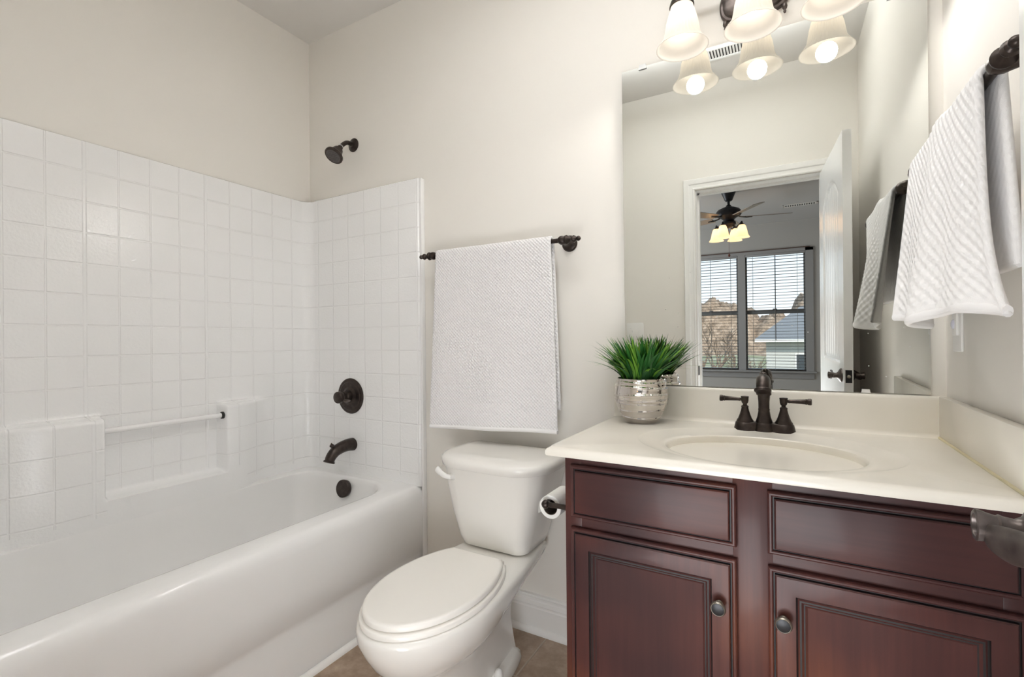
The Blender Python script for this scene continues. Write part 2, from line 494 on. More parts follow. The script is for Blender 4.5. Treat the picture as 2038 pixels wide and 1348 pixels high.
def lever(sgn, name):
    base = 0 if sgn > 0 else -DT
    n = lambda q: base + sgn * q
    u0 = DW - .062
    h = MB()
    h.lathe(dpt(u0, n(0), HZ), DN * sgn, [(0, .033), (.004, .033), (.008, .029), (.012, .022), (.016, .015), (.022, .0115), (.030, .0125), (.034, .014), (.036, .0125), (.042, .014), (.048, .0160), (.052, .0165), (.0535, .0145), (.053, .0115), (.046, .010)], 28, True, True)
    pts = bez([dpt(u0 + .004, n(.046), HZ - .004), dpt(u0 - .014, n(.044), HZ - .006), dpt(u0 - .042, n(.034), HZ - .004), dpt(u0 - .078, n(.026), HZ + .006), dpt(u0 - .110, n(.030), HZ + .014)], 8)
    N = len(pts); rad = []
    for i in range(N):
        t = i / (N - 1); rad.append(.0025 + .0150 * math.sin(PI * min(1, t * .98)) ** 1.15 if t < .97 else .003)
    h.tube(pts, rad, 14, True, .30, up=(0, 0, 1))
    o = h.build(name, M_BRZ_LT if sgn > 0 else M_BRZ, door, 50)
lever(1, 'lever_handle'); lever(-1, 'lever_handle')
lp = MB()
def dbox(mb, u0, u1, n0, n1, z0, z1):
    c = [dpt(u, n, z) for z in (z0, z1) for u, n in ((u0, n0), (u1, n0), (u1, n1), (u0, n1))]
    mb.add(c, [(0, 1, 2, 3), (7, 6, 5, 4), (0, 4, 5, 1), (1, 5, 6, 2), (2, 6, 7, 3), (3, 7, 4, 0)]); return mb
dbox(lp, DW - .001, DW + .0015, -.030, -.005, HZ - .029, HZ + .029).build('latch_plate', M_BLACK, door)
MB().lathe(dpt(DW, -.0175, HZ), DU, [(0, .008), (.006, .0075), (.008, .004)], 16).build('latch_bolt', M_NICKEL, door)

# ------------------------------------------------------------------ bathtub
T_LEN = -1.62
tub = thing('bathtub', 'glossy white moulded bathtub with a straight apron in front of the tiled alcove', 'bathtub', (.40, -.8, 0))
TB = MB()
ops = lambda ix, ir, il, z: rrect(.088 + (ix if ix < 0 else ix * min(1, max(.12, (.47 - z) * 3.2))), .668 - ix, -1.52 + il, -.078 - ir, [.16, .10, .16, .16], z, 8)
def rim(x, z): # outer ring whose front side is moved to (x, z)
    return [(x if p[0] > .70 else p[0], p[1], z if p[0] > .70 else p[2]) for p in rrect(.001, .745, T_LEN, -.001, .0008, .497, 8)]
front = [(.770, .030), (.768, .135), (.762, .180), (.764, .200), (.777, .225), (.779, .30), (.779, .44), (.776, .462), (.767, .483), (.757, .492), (.745, .497)]
rings = [rim(x, z) for x, z in front]
rings += [ops(-.012, -.012, -.012, .497), ops(0, 0, 0, .495), ops(.008, .006, .008, .489), ops(.014, .012, .018, .475), ops(.022, .022, .04, .44), ops(.045, .05, .11, .32), ops(.07, .08, .19, .21), ops(.085, .10, .24, .165), ops(.11, .13, .29, .138), ops(.15, .18, .34, .128)]
TB.loft(rings, False, True)
TB.build('basin', M_ACR, tub, 60)
MB().box(.745, .768, T_LEN, -.001, .0, .035).build('toe_kick', M_ACR, tub)
oc, od = Vector((.372, -.098, .447)), Vector((0, -1, .16)).normalized()
MB().lathe(oc, od, [(0, .034), (.004, .0395), (.016, .0415), (.024, .0415), (.0265, .039), (.0265, .001)], 36).build('overflow_cover', M_BRZ, tub, 45)
MB().lathe((.372, -.30, .1285), (0, 0, 1), [(0, .035), (.004, .033), (.005, .02), (.010, .018), (.012, .001)], 28).build('drain_stopper', M_BRZ, tub)

# ------------------------------------------------------------------ moulded surround
sur = thing('shower_surround', 'white moulded tile-pattern surround panels lining the tub alcove', 'shower surround', (.02, -.8, .497))
SB, ST = .492, 1.887
def ledge(y, z):
    lf = 1 - sst(-1.42, -1.05, y) if y < -1.02 else 0
    d_r = .066 * (1 - sst(-.47, -.245, y)); d_l = .066 * (1 - sst(1.06, 1.34, -y))
    d = min(d_r, d_l)
    top = 1 - sst(.872, .892, z)
    in_niche = sst(-.931, -.917, y) * (1 - sst(-.509, -.495, y))
    niche_floor = sst(.583, .600, z)
    return d * top * (1 - in_niche * niche_floor)
def long_panel(a, b):
    z = SB + (ST - SB) * b
    # plan path: fillet - straight - fillet
    R = .05; Ls = (-.030 - R) - (T_LEN + .030 + R); La = R * PI / 2; s = a * (Ls + 2 * La)
    if s < La:
        t = s / R; x = .022 + R - R * math.sin(t); y = -.030 - R + R * math.cos(t); nx, ny = math.sin(t), -math.cos(t)
    elif s < La + Ls:
        x = .022; y = -.030 - R - (s - La); nx, ny = 1, 0
    else:
        t = (s - La - Ls) / R; x = .022 + R - R * math.cos(t); y = T_LEN + .030 + R - R * math.sin(t); nx, ny = math.cos(t), math.sin(t)
    L = ledge(y, z); lip = -.018 * sst(ST - .004, ST, z)
    return (x + (L + lip) * nx, y + (L + lip) * ny, z)
MB().grid(long_panel, 300, 200).build('back_panel', M_TILE_Y, sur, 50)
def end_panel(y0, sg):
    prof = [(.072, .030), (.762, .030), (.768, .0285), (.773, .025), (.776, .019), (.777, .012), (.777, .0)]
    rows = []
    for z, k in ((SB, 1), (ST - .004, 1), (ST - .001, .86), (ST, .4), (ST, 0)):
        rows.append([(x, y0 + sg * t * k, z) for x, t in prof])
    return MB().loft(rows, False, False, closed=False)
end_panel(0, -1).build('end_panel', M_TILE_X, sur, 50)
end_panel(T_LEN, 1).build('end_panel', M_TILE_X, sur, 50)
MB().box(.7772, .789, -.024, -.0005, 0, ST - .002, .003).build('edge_flange', M_ACR, sur)
gb = MB().tube([(.062, -.925, .832), (.062, -.497, .832)], .0105, 16).build('grab_bar', M_ACR, sur)
MB().lathe((.066, -.503, .8325), (0, -1, 0), [(0, .0155), (.0065, .0155), (.0075, .0140), (.0076, .0005)], 24).build('bar_socket', M_DARK, gb)

# ------------------------------------------------------------------ shower fittings
sh = thing('shower_sprayer', 'dark bronze shower head on a bent arm high above the tub', 'shower head', (.335, 0, 2.133))
MB().lathe((.335, 0, 2.133), (0, -1, 0), [(0, .034), (.003, .034), (.006, .031), (.010, .020), (.014, .013), (.020, .0115)], 32).build('wall_flange', M_BRZ, sh)
MB().tube(bez([(.335, -.005, 2.133), (.335, -.025, 2.134), (.335, -.045, 2.130), (.335, -.062, 2.118), (.335, -.081, 2.098)], 8), .0105, 16).build('shower_arm', M_BRZ, sh)
hd = Vector((0, -.60, -.80)).normalized(); h0 = Vector((.335, -.079, 2.100))
MB().lathe(h0, hd, [(0, .0118), (.003, .0118)], 24).build('tape_ring', M_WHITEP, sh)
hb = MB().lathe(h0 + hd * .003, hd, [(0, .010), (.005, .013), (.011, .013), (.015, .010), (.019, .016), (.024, .022), (.040, .027), (.055, .032), (.060, .034), (.062, .041), (.066, .0445), (.074, .0445), (.077, .042), (.0765, .036)], 40).build('head_bell', M_BRZ, sh, 30)
nz = MB().lathe(h0 + hd * .0785, hd, [(0, .036), (.002, .035), (.003, .001)], 32)
fx, fy, fz = frame(hd)
for rr, cnt in ((.010, 6), (.018, 12), (.027, 18)):
    for q in range(cnt):
        a = 2 * PI * q / cnt; nz.lathe(h0 + hd * .0805 + fx * rr * math.cos(a) + fy * rr * math.sin(a), hd, [(0, .0022), (.004, .0016)], 8)
nz.build('nozzle_plate', M_NOZ, hb)

vl = thing('shower_valve', 'round dark bronze mixer valve plate with a small lever knob above the tub spout', 'shower valve', (.335, -.03, .880))
MB().lathe((.335, -.030, .880), (0, -1, 0), [(0, .086), (.003, .088), (.006, .087), (.009, .083), (.0095, .072), (.012, .068), (.013, .050), (.012, .046), (.014, .040), (.018, .033)], 56).build('escutcheon', M_BRZ, vl, 25)
kb = MB().lathe((.335, -.046, .880), (0, -1, 0), [(0, .028), (.020, .026), (.024, .022), (.028, .022), (.030, .025), (.034, .025), (.036, .020), (.046, .019), (.048, .0265), (.052, .0285), (.066, .0285), (.070, .0265), (.072, .020), (.0735, .012), (.0735, .001)], 36).build('handle_knob', M_BRZ, vl, 25)
MB().tube(bez([(.338, -.098, .872), (.356, -.097, .867), (.374, -.092, .864), (.392, -.086, .866)], 6), [.005, .0055, .006, .0065, .007, .0075, .008, .0085, .009, .0092, .0094, .0095, .0096, .0095, .0093, .009, .0085, .0065, .003], 14, True, .8).build('lever', M_BRZ_LT, kb)

sp = thing('tub_spout', 'curved dark bronze tub spout with a diverter pull, under the valve plate', 'tub spout', (.344, -.03, .642))
pts = bez([(.344, -.030, .642), (.344, -.062, .644), (.344, -.098, .640), (.344, -.135, .628), (.344, -.160, .608), (.344, -.172, .586)], 6)
nP = len(pts)
MB().tube(pts, [.0315 - .0095 * (i / (nP - 1)) for i in range(nP)], 28).lathe((.344, -.1705, .590), (0, -.38, -.92), [(0, .0225), (.002, .026), (.008, .0265), (.010, .024), (.008, .016)], 28).build('spout_body', M_BRZ, sp, 50)
MB().lathe((.344, -.150, .636), (0, -.25, 1), [(0, .006), (.014, .005), (.018, .009), (.021, .0115), (.026, .010), (.031, .0045), (.035, .003), (.037, .0005)], 20).build('diverter_knob', M_BRZ, sp, 25)

# ------------------------------------------------------------------ towel bars and towels
def bar_thing(label, P, axis, inw, L, mode, loc):
    """P: bar start, axis: bar direction, inw: direction to the wall, L: length"""
    t = thing('towel_bar', label, 'towel bar', loc)
    P, axis, inw = Vector(P), Vector(axis), Vector(inw)
    MB().tube([P, P + axis * L], .0085, 16).build('rod', M_BRZ, t)
    fin = [(0, .0085), (.001, .012), (.004, .016), (.010, .0175), (.018, .012), (.024, .007), (.026, .006), (.030, .0105), (.037, .0135), (.044, .0105), (.048, .006), (.051, .0085), (.056, .0095), (.060, .0075), (.063, .004), (.064, .0005)]
    for s in (0, 1):
        q = P + axis * (L * s); d = axis * (1 if s else -1); dist = .075
        wallp = q + inw * dist
        MB().lathe(wallp, -inw, [(0, .031), (.004, .031), (.007, .028), (.010, .027), (.013, .022), (.018, .017), (.026, .013), (.050, .0115), (.060, .014), (.068, .0165), (.078, .0165), (.086, .013), (.090, .006), (.091, .0005)], 30).build('post', M_BRZ, t, 25)
        MB().lathe(q + d * .010, d, fin, 22).build('finial', M_BRZ, t, 25)
    return t
bar_thing('dark bronze towel bar on the back wall above the toilet tank', (.895, -.075, 1.514), (1, 0, 0), (0, 1, 0), .602, 0, (1.2, 0, 1.5))
bar_thing('dark bronze towel bar on the right wall beside the mirror', (2.507, -.66, 1.578), (0, 1, 0), (1, 0, 0), .545, 0, (2.58, -.4, 1.578))

def bath_towel():
    t = thing('bath_towel', 'large white waffle bath towel hanging straight on the bar above the toilet', 'towel', (1.19, -.075, 1.53))
    zb, R = 1.514, .0145
    def zbot(u): return .792 + .022 * u
    def path(u, v, off):
        """v 0 front hem .. 1 back hem"""
        Lf = zb - zbot(u); La = PI * (R + off); Lb = .62; s = v * (Lf + La + Lb)
        spread = sst(zb, .78, 0) 
        if s < Lf:
            z = zbot(u) + s; y = -.075 - R - off; k = (zb - z) / .74
        elif s < Lf + La:
            a = (s - Lf) / (R + off); z = zb + (R + off) * math.sin(a); y = -.075 - (R + off) * math.cos(a); k = 0
        else:
            z = zb - (s - Lf - La); y = -.075 + R + off; k = (zb - z) / .74
        x0, x1 = .925 - .034 * k, 1.456 + .020 * k + .014 * sst(.93, 1, k)
        x = x0 + (x1 - x0) * u
        front = s < Lf + La / 2
        y += (-1 if front else .1) * (.010 * k * math.sin(5.1 * u + .6) + .006 * k * math.sin(11 * u + 2 * k)) + (.003 * k if front else .012 * k)
        return Vector((x, min(y, -.012), z)), s
    mb = MB()
    mb.grid(lambda u, v: path(u, v, .006)[0], 60, 150, lambda u, v: (u * .55, path(u, v, .006)[1]))
    mb.grid(lambda u, v: path(u, v, -.004)[0], 60, 150, lambda u, v: (u * .55, path(u, v, -.004)[1]))
    # edges
    for uu in (0.0, 1.0):
        mb.grid(lambda a, v, uu=uu: path(uu, v, -.004 + .010 * a)[0] + Vector(((uu - .5) * .006 * math.sin(PI * a), 0, 0)), 4, 150, lambda a, v: (a * .01, v))
    mb.build('terry_cloth', M_TOWEL, t, 60)
    hm = MB()
    for vv in (0.0, 1.0):
        P = [path(i / 50, vv, .001)[0] for i in range(51)]
        rings = []
        for p in P:
            rings.append([p + Vector((0, .0075 * math.cos(a) , (-.004 if vv == 0 else 0) + .0095 * math.sin(a))) for a in [2 * PI * j / 10 for j in range(10)]])
        hm.loft(rings, True, True)
    hm.build('hem', M_HEM, t, 60)
bath_towel()

def hand_towel():
    t = thing('hand_towel', 'white diamond-textured hand towel flaring over the bar on the right wall', 'towel', (2.5, -.4, 1.58))
    zb, R, xb = 1.578, .013, 2.507
    ya, yb = -.622, -.135               # near end, far end on the bar
    zF, zB = 1.182, 1.262               # front and back hems
    def path(u, v, off):
        Lf = zb - zF; La = PI * (R + off); Lb = zb - zB; s = v * (Lf + La + Lb)
        if s < Lf:
            z = zF + s; x = xb - R - off; k = (zb - z) / Lf
        elif s < Lf + La:
            a = (s - Lf) / (R + off); z = zb + (R + off) * math.sin(a); x = xb - (R + off) * math.cos(a); k = 0
        else:
            z = zb - (s - Lf - La); x = xb + R + off; k = (zb - z) / Lf
        front = s < Lf + La / 2
        # u 0 near .. 1 far
        if front:
            w = sst(0, 1, k) * .35 + .65 * k
            flare = ((-.012 * k - .070 * k ** 5) * (1 - u) ** 2.2) + -.05 * k * u
            y = ya + (yb - ya) * u + flare
            fold = .024 * math.sin(2.9 * PI * u + .9) + .012 * math.sin(6.3 * PI * u + 1.6)
            x += -.040 * k * (.55 + .45 * u) + fold * (.25 + .75 * k) * k ** .5
            z += .012 * k * math.sin(2.4 * PI * u)
            z += .020 * (1 - k) * sst(.30, .50, u) * (1 - sst(.52, .62, u)) * 0.6
        else:
            y = ya + (yb - ya) * u - .03 * k * (1 - u)
            x += .004 * math.sin(9 * u) * k + .012 * k
            x = min(x, 2.566)
        h = math.sin(2 * PI * u * .48 / .024) * math.sin(2 * PI * s / .024) * sst(0, .03, u) * sst(0, .03, 1 - u)
        hem = 1 if .022 < s < (Lf + La + Lb) - .022 else 0
        return Vector((x, y, z)), s, h * hem
    def surf(u, v, off):
        p, s, h = path(u, v, off + 0)
        q = path(u, v, off + (.0017 * path(u, v, off)[2] if off > 0 else 0))[0]
        return q
    mb = MB(); NU, NV = 130, 230
    mb.grid(lambda u, v: surf(u, v, .008), NU, NV, lambda u, v: (u * .48, path(u, v, .008)[1]))
    mb.grid(lambda u, v: surf(u, v, -.004), 50, NV, lambda u, v: (u * .48, path(u, v, 0)[1]))
    for uu in (0.0, 1.0):
        mb.grid(lambda a, v, uu=uu: path(uu, v, -.004 + .012 * a)[0] + Vector((0, (uu - .5) * .009 * math.sin(PI * a), 0)), 4, NV, lambda a, v: (a * .01, v))
    mb.build('terry_cloth', M_TOWEL2, t, 70)
    hm = MB()
    for vv in (0.0, 1.0):
        P = [path(i / 60, vv, .002)[0] for i in range(61)]
        hm.loft([[p + Vector((.0065 * math.cos(a), 0, .0095 * math.sin(a) + (.004 if vv == 0 else .004))) for a in [2 * PI * j / 10 for j in range(10)]] for p in P], True, True)
    hm.build('hem', M_HEM, t, 60)
hand_towel()

# ------------------------------------------------------------------ toilet
TX = 1.287
toi = thing('toilet', 'white two-piece toilet with closed elongated lid between tub and vanity', 'toilet', (TX, -.4, 0))
def egg(hw, yf, ym, yb, wb, z, cx=TX, nf=28, nb=10, nw=6, p=1.0, oval=False):
    out = []
    for i in range(nf + 1):
        a = PI * i / nf
        out.append((cx + hw * math.cos(a), ym - (ym - yf) * math.sin(a) ** p, z))
    def side(s):
        if oval: return hw * math.sqrt(max(0, 1 - (s * math.sqrt(1 - (wb / hw) ** 2)) ** 2))
        return hw + (wb - hw) * s ** 1.5
    for i in range(1, nb):
        s = i / nb; out.append((cx - side(s), ym + (yb - ym) * s, z))
    for i in range(nw + 1):
        s = i / nw; out.append((cx - wb + 2 * wb * s, yb + .012 * math.sin(PI * s) ** .5 * 0, z))
    for i in range(nb - 1, 0, -1):
        s = i / nb; out.append((cx + side(s), ym + (yb - ym) * s, z))
    return out
bw = MB()
bw.loft([egg(.086, -.650, -.46, -.19, .068, .0), egg(.087, -.652, -.46, -.19, .070, .012), egg(.085, -.650, -.46, -.19, .068, .030),
         egg(.081, -.646, -.46, -.19, .060, .060), egg(.080, -.656, -.47, -.20, .056, .12), egg(.081, -.678, -.48, -.21, .056, .165), egg(.086, -.702, -.49, -.21, .058, .200), egg(.104, -.728, -.50, -.20, .060, .224),
         egg(.130, -.756, -.515, -.19, .066, .246), egg(.156, -.785, -.53, -.16, .078, .280), egg(.173, -.806, -.54, -.11, .098, .316), egg(.181, -.820, -.545, -.065, .118, .346), egg(.182, -.823, -.545, -.05, .124, .370), egg(.179, -.820, -.545, -.05, .122, .383), egg(.170, -.81, -.545, -.055, .114, .388)], True, True)
bw.build('bowl', M_PORC, toi, 60)
# foot flange with bolt caps
ft = MB().loft([egg(.104, -.46, -.36, -.185, .082, .0, nf=20, oval=True), egg(.106, -.462, -.36, -.183, .084, .010, nf=20, oval=True), egg(.103, -.458, -.36, -.188, .082, .036, nf=20, oval=True), egg(.096, -.45, -.36, -.195, .076, .046, nf=20, oval=True), egg(.06, -.42, -.35, -.21, .05, .056, nf=20, oval=True)], True, True).build('foot', M_PORC, toi, 60)
for sx in (-1, 1):
    MB().lathe((TX + sx * .092, -.352, .040), (0, 0, 1), [(0, .0155), (.006, .0155), (.016, .0135), (.024, .011), (.029, .006), (.030, .0005)], 20).build('bolt_cap', M_WHITEP, ft)
def eggset(zs, grow, cap):
    return [egg(.163 + g, -.806 - g, -.56, -.335 + g, .100 + g, z, oval=True) for z, g in zip(zs, grow)]
MB().loft(eggset((.389, .390, .402, .405), (.004, .008, .008, .004), 0), True, True).build('seat_ring', M_SEAT, toi, 60)
MB().loft(eggset((.408, .410, .420, .425, .4265), (-.004, .0, .0, -.004, -.012), 0), True, True).build('seat_lid', M_SEAT, toi, 50)
for sx in (-1, 1): MB().box(TX + sx * .075 - .022, TX + sx * .075 + .022, -.345, -.315, .386, .412, .006).build('hinge', M_SEAT, toi)
tk = []
for z, xc, xh, y0, y1, r in ((.390, -.010, .126, -.228, -.045, .035), (.396, -.010, .135, -.238, -.040, .042), (.43, -.009, .148, -.252, -.035, .05), (.52, -.006, .172, -.272, -.032, .06), (.62, -.003, .195, -.288, -.03, .075), (.694, 0, .210, -.298, -.03, .09)):
    tk.append(rrect(TX + xc - xh, TX + xc + xh, y0, y1, [.03, .03, r, r], z, 9))
MB().loft(tk, True, True).build('tank', M_PORC, toi, 60)
ld = []
for z, g in ((.692, -.003), (.694, .0), (.712, .003), (.721, .002), (.728, -.004), (.732, -.014), (.734, -.04)):
    ld.append(rrect(TX - .226 - g, TX + .226 + g, -.322 - g, -.022 + g * .5, [.035, .035, .135, .135], z, 12))
MB().loft(ld, True, True).build('tank_lid', M_PORC, toi, 60)
fl = MB().lathe((TX - .136, -.276, .656), (-.1, -1, 0), [(0, .015), (.014, .015), (.018, .012), (.024, .009), (.03, .008)], 20)
fl.tube(bez([(TX - .136, -.304, .656), (TX - .154, -.313, .661), (TX - .176, -.312, .671), (TX - .194, -.308, .681)], 6), [.009] * 6 + [.010] * 6 + [.0115] * 6 + [.010], 14, True, .6, up=(0, 0, 1))
fl.build('flush_lever', M_WHITEP, toi)

# ------------------------------------------------------------------ vanity cabinet
CXL, CXR, CYF, CTOP = 1.706, XR, -.540, .852
van = thing('vanity_cabinet', 'dark cherry vanity cabinet with two doors and two false drawers under the sink', 'cabinet', (2.14, -.27, 0))
cb = MB().box(CXL, CXL + .016, CYF, -.001, 0, CTOP - .001).box(CXR - .016, CXR - .001, CYF, -.001, 0, CTOP - .001)
cb.box(CXL + .016, CXR - .016, -.012, -.001, 0, CTOP - .001).box(CXL + .016, CXR - .016, CYF + .018, -.012, .10, .116)
cb.build('carcass', M_WOODV, van)
for x0, x1 in ((CXL + .0001, CXL + .045), (2.105, 2.182), (CXR - .045, CXR - .002)):
    MB().box(x0, x1, CYF - .0005, CYF + .018, .10, CTOP - .002, .0008).build('stile', M_WOODV, van)
for z0, z1 in ((.812, CTOP - .002), (.655, .705), (.10, .145)):
    for x0, x1 in ((CXL + .045, 2.105), (2.182, CXR - .045)): MB().box(x0, x1, CYF, CYF + .0175, z0, z1).build('rail', M_WOODH, van)
MB().box(CXL + .016, CXR - .016, CYF + .06, CYF + .075, 0, .10).build('toe_kick', M_WOODH, van)
def fronted(x0, x1, z0, z1, prof, name, m, parent):
    """concentric mitred rings; prof = (inset, depth towards the viewer from the face frame)"""
    rings = []
    for ins, d in prof:
        rings.append([(x0 + ins, CYF - d, z0 + ins), (x1 - ins, CYF - d, z0 + ins), (x1 - ins, CYF - d, z1 - ins), (x0 + ins, CYF - d, z1 - ins)])
    o = MB().loft(rings, True, True).build(name, m, parent, 20, 0)
    o.data.materials.append(M_GLAZE)
    for q, p in enumerate(o.data.polygons):
        if q // 4 in GROOVES and len(p.vertices) == 4 and q < (len(rings) - 1) * 4: p.material_index = 1
    return o
GROOVES = (5, 6, 7, 11, 12, 14, 16)
EDGE = [(0, .0008), (0, .010), (.0015, .0135), (.004, .0155), (.007, .0155), (.0095, .0135), (.010, .0105), (.0125, .0105), (.0135, .0165), (.016, .0195), (.018, .020)]
XD = [(1.725, 2.113), (2.173, 2.566)]
for (x0, x1), top in zip(XD, (.828, .826)):
    fronted(x0, x1, .694, top, EDGE, 'false_drawer', M_WOODH, van)
DPROF = EDGE + [(.050, .020), (.0515, .0165), (.0535, .0145), (.0565, .0165), (.060, .0165), (.064, .0125), (.0665, .0125), (.071, .009), (.074, .0085)]
for (x0, x1), kx in zip(XD, (2.078, 2.201)):
    d = fronted(x0, x1, .118, .668, DPROF, 'door', M_WOODV, van)
    k = MB().lathe((kx, CYF - .020, .567), (0, -1, 0), [(0, .0085), (.002, .0085), (.004, .0065), (.012, .006), (.015, .010), (.018, .0150), (.022, .0163), (.026, .0150), (.0275, .0135), (.0272, .0128)], 28, True, False).build('knob', M_NICKEL, d, 35)
    MB().lathe((kx, CYF - .0468, .567), (0, -1, 0), [(0, .0131), (.001, .010), (.0012, .0005)], 28).build('knob_face', M_BLACK, d)

# ------------------------------------------------------------------ vanity top with moulded basin
VT0, VT1, VF, VZ = 1.672, XR - .0005, -.590, .877
vt = thing('countertop', 'cream cultured marble vanity top with oval basin and back splash', 'countertop', (2.14, -.3, .852))
C0 = (2.148, -.378)
angs = sorted(set([round(2 * PI * j / 120, 6) for j in range(120)] + [round(math.atan2(Y - C0[1], X - C0[0]) % (2 * PI), 6) for X in (VT0, VT1) for Y in (VF, 0)]))
def rect_pt(a, g, z):
    x0, x1, y0, y1 = VT0 - g, VT1, VF - g, 0.0
    dx, dy = math.cos(a), math.sin(a); t = 1e9
    if dx > 1e-9: t = min(t, (x1 - C0[0]) / dx)
    if dx < -1e-9: t = min(t, (x0 - C0[0]) / dx)
    if dy > 1e-9: t = min(t, (y1 - C0[1]) / dy)
    if dy < -1e-9: t = min(t, (y0 - C0[1]) / dy)
    return (C0[0] + dx * t, C0[1] + dy * t, z)
def el(a, cx, cyy, A, B, z):
    dx, dy = math.cos(a), math.sin(a)
    th = math.atan2(dy / B, dx / A); return (cx + A * math.cos(th), cyy + B * math.sin(th), z)
TR = []
for g, z in ((-.02, .8525), (-.006, .8525), (-.001, .854), (.0, .858), (.0, .866), (-.002, .872), (-.006, .8755), (-.012, VZ)):
    TR.append([rect_pt(a, g, z) for a in angs])
TR.append([el(a, 2.146, -.330, .302, .236, VZ) for a in angs])
TR.append([el(a, 2.146, -.331, .297, .231, VZ - .0012) for a in angs])
TR.append([el(a, 2.146, -.332, .291, .226, VZ - .0035) for a in angs])
TR.append([el(a, 2.148, -.370, .236, .190, VZ - .0040) for a in angs])
for s, dz in ((1.015, .0045), (1.0, .0065), (.985, .013), (.972, .030), (.945, .060), (.89, .095), (.79, .122), (.60, .141), (.35, .149), (.12, .152)):
    o = .036 * min(1, dz / .05); TR.append([el(a, 2.148, -.376 + o, .219 * s, (.172 - o * .45) * s, VZ - dz) for a in angs])
MB().loft(TR, True, True).build('counter', M_MARBLE, vt, 40)
MB().lathe((2.148, -.340, VZ - .1525), (0, 0, 1), [(0, .026), (.003, .025), (.004, .018), (.009, .016), (.010, .0005)], 24).build('drain', M_BRZ, vt)
bs = MB()
prof = [(0, VZ - .002), (.034, VZ - .001), (.028, VZ + .0015), (.023, VZ + .006), (.021, VZ + .012), (.020, VZ + .10), (.0185, VZ + .107), (.015, VZ + .110), (0, VZ + .111)]
bs.loft([[(x, -t, z) for t, z in prof] for x in (VT0, VT1)], True, True).build('back_splash', M_MARBLE, vt, 40)
MB().box(XR - .021, XR - .001, -.583, -.0205, VZ + .001, VZ + .112, .003).build('side_splash', M_MARBLE, vt)
MB().tube([(XR - .0215, -.586, VZ + .0015), (XR - .0215, -.024, VZ + .0015)], .0035, 8).build('caulk_line', M_CAULK, vt)

# ------------------------------------------------------------------ sink faucet
FX, FY, FZ = 2.150, -.088, VZ - .0042
fc = thing('sink_faucet', 'dark bronze centerset faucet with two lever handles behind the basin', 'faucet', (FX, FY, FZ))
def base_ring(g, z):
    out = []
    for j in range(72):
        a = 2 * PI * j / 72; best = 0
        dx, dy = math.cos(a), math.sin(a)
        for cx, r in ((-.051, .0295), (0, .0285), (.051, .0295)):
            # distance along the ray to the far side of the disc
            rr = r + g; b = dx * cx; c = cx * cx - rr * rr; q = b * b - c
            if q >= 0: best = max(best, b + math.sqrt(q))
        out.append((FX + dx * best, FY + dy * best, z))
    return out
MB().loft([base_ring(.001, FZ), base_ring(.001, FZ + .004), base_ring(-.003, FZ + .022), base_ring(-.006, FZ + .025), base_ring(-.02, FZ + .0255)], True, True).build('base_plate', M_BRZ, fc, 40)
for sx in (-1, 1):
    hx = FX + sx * .051
    h = MB().lathe((hx, FY, FZ + .0245), (0, 0, 1), [(0, .0235), (.003, .0235), (.010, .0190), (.022, .0145), (.034, .0110), (.042, .0095), (.0445, .0105), (.047, .0095), (.049, .0060), (.053, .0055), (.056, .0085), (.062, .0100), (.072, .0105), (.0735, .0112), (.0755, .0108), (.077, .0005)], 32).build('handle', M_BRZ, fc, 35)
    dv = Vector((sx, -.08, .03)).normalized()
    MB().lathe(Vector((hx, FY, FZ + .0905)) + dv * .006, dv, [(0, .0045), (.005, .0042), (.008, .0055), (.012, .0050), (.030, .0062), (.048, .0073), (.050, .0085), (.053, .0075), (.056, .0092), (.062, .0096), (.064, .0080), (.0645, .0005)], 20).build('lever', M_BRZ, h, 30)
spb = MB()
spb.lathe((FX, FY, FZ + .0245), (0, 0, 1), [(0, .0225), (.004, .0225), (.018, .0180), (.036, .0150), (.039, .0160), (.042, .0148), (.062, .0150), (.085, .0172), (.105, .0200), (.112, .0205)], 36, True, False)
# hooded spout leaning out over the basin
sps = bez([(FX, FY, FZ + .108), (FX, FY - .003, FZ + .130), (FX, FY - .016, FZ + .148), (FX, FY - .038, FZ + .152), (FX, FY - .058, FZ + .142), (FX, FY - .068, FZ + .128)], 6)
nS = len(sps)
spb.tube(sps, [.0205 - .0035 * (i / (nS - 1)) for i in range(nS)], 24)
spb.lathe((FX, FY - .067, FZ + .130), (0, -.40, -.92), [(-.002, .017), (0, .0205), (.002, .0225), (.006, .0225), (.009, .0195), (.008, .013)], 28)
spb.lathe((FX, FY, FZ + .134), (0, 0, 1), [(-.004, .0195), (0, .0195), (.012, .0170), (.020, .0120), (.026, .0085), (.031, .0075), (.035, .0080), (.039, .0055), (.041, .0005)], 28)
spb.build('spout', M_BRZ, fc, 45)
MB().tube([(FX, FY + .026, FZ + .02), (FX, FY + .026, FZ + .085)], .0028, 10).lathe((FX, FY + .026, FZ + .085), (0, 0, 1), [(0, .004), (.003, .0065), (.008, .0065), (.012, .003), (.013, .0005)], 16).build('lift_rod', M_BRZ, fc)

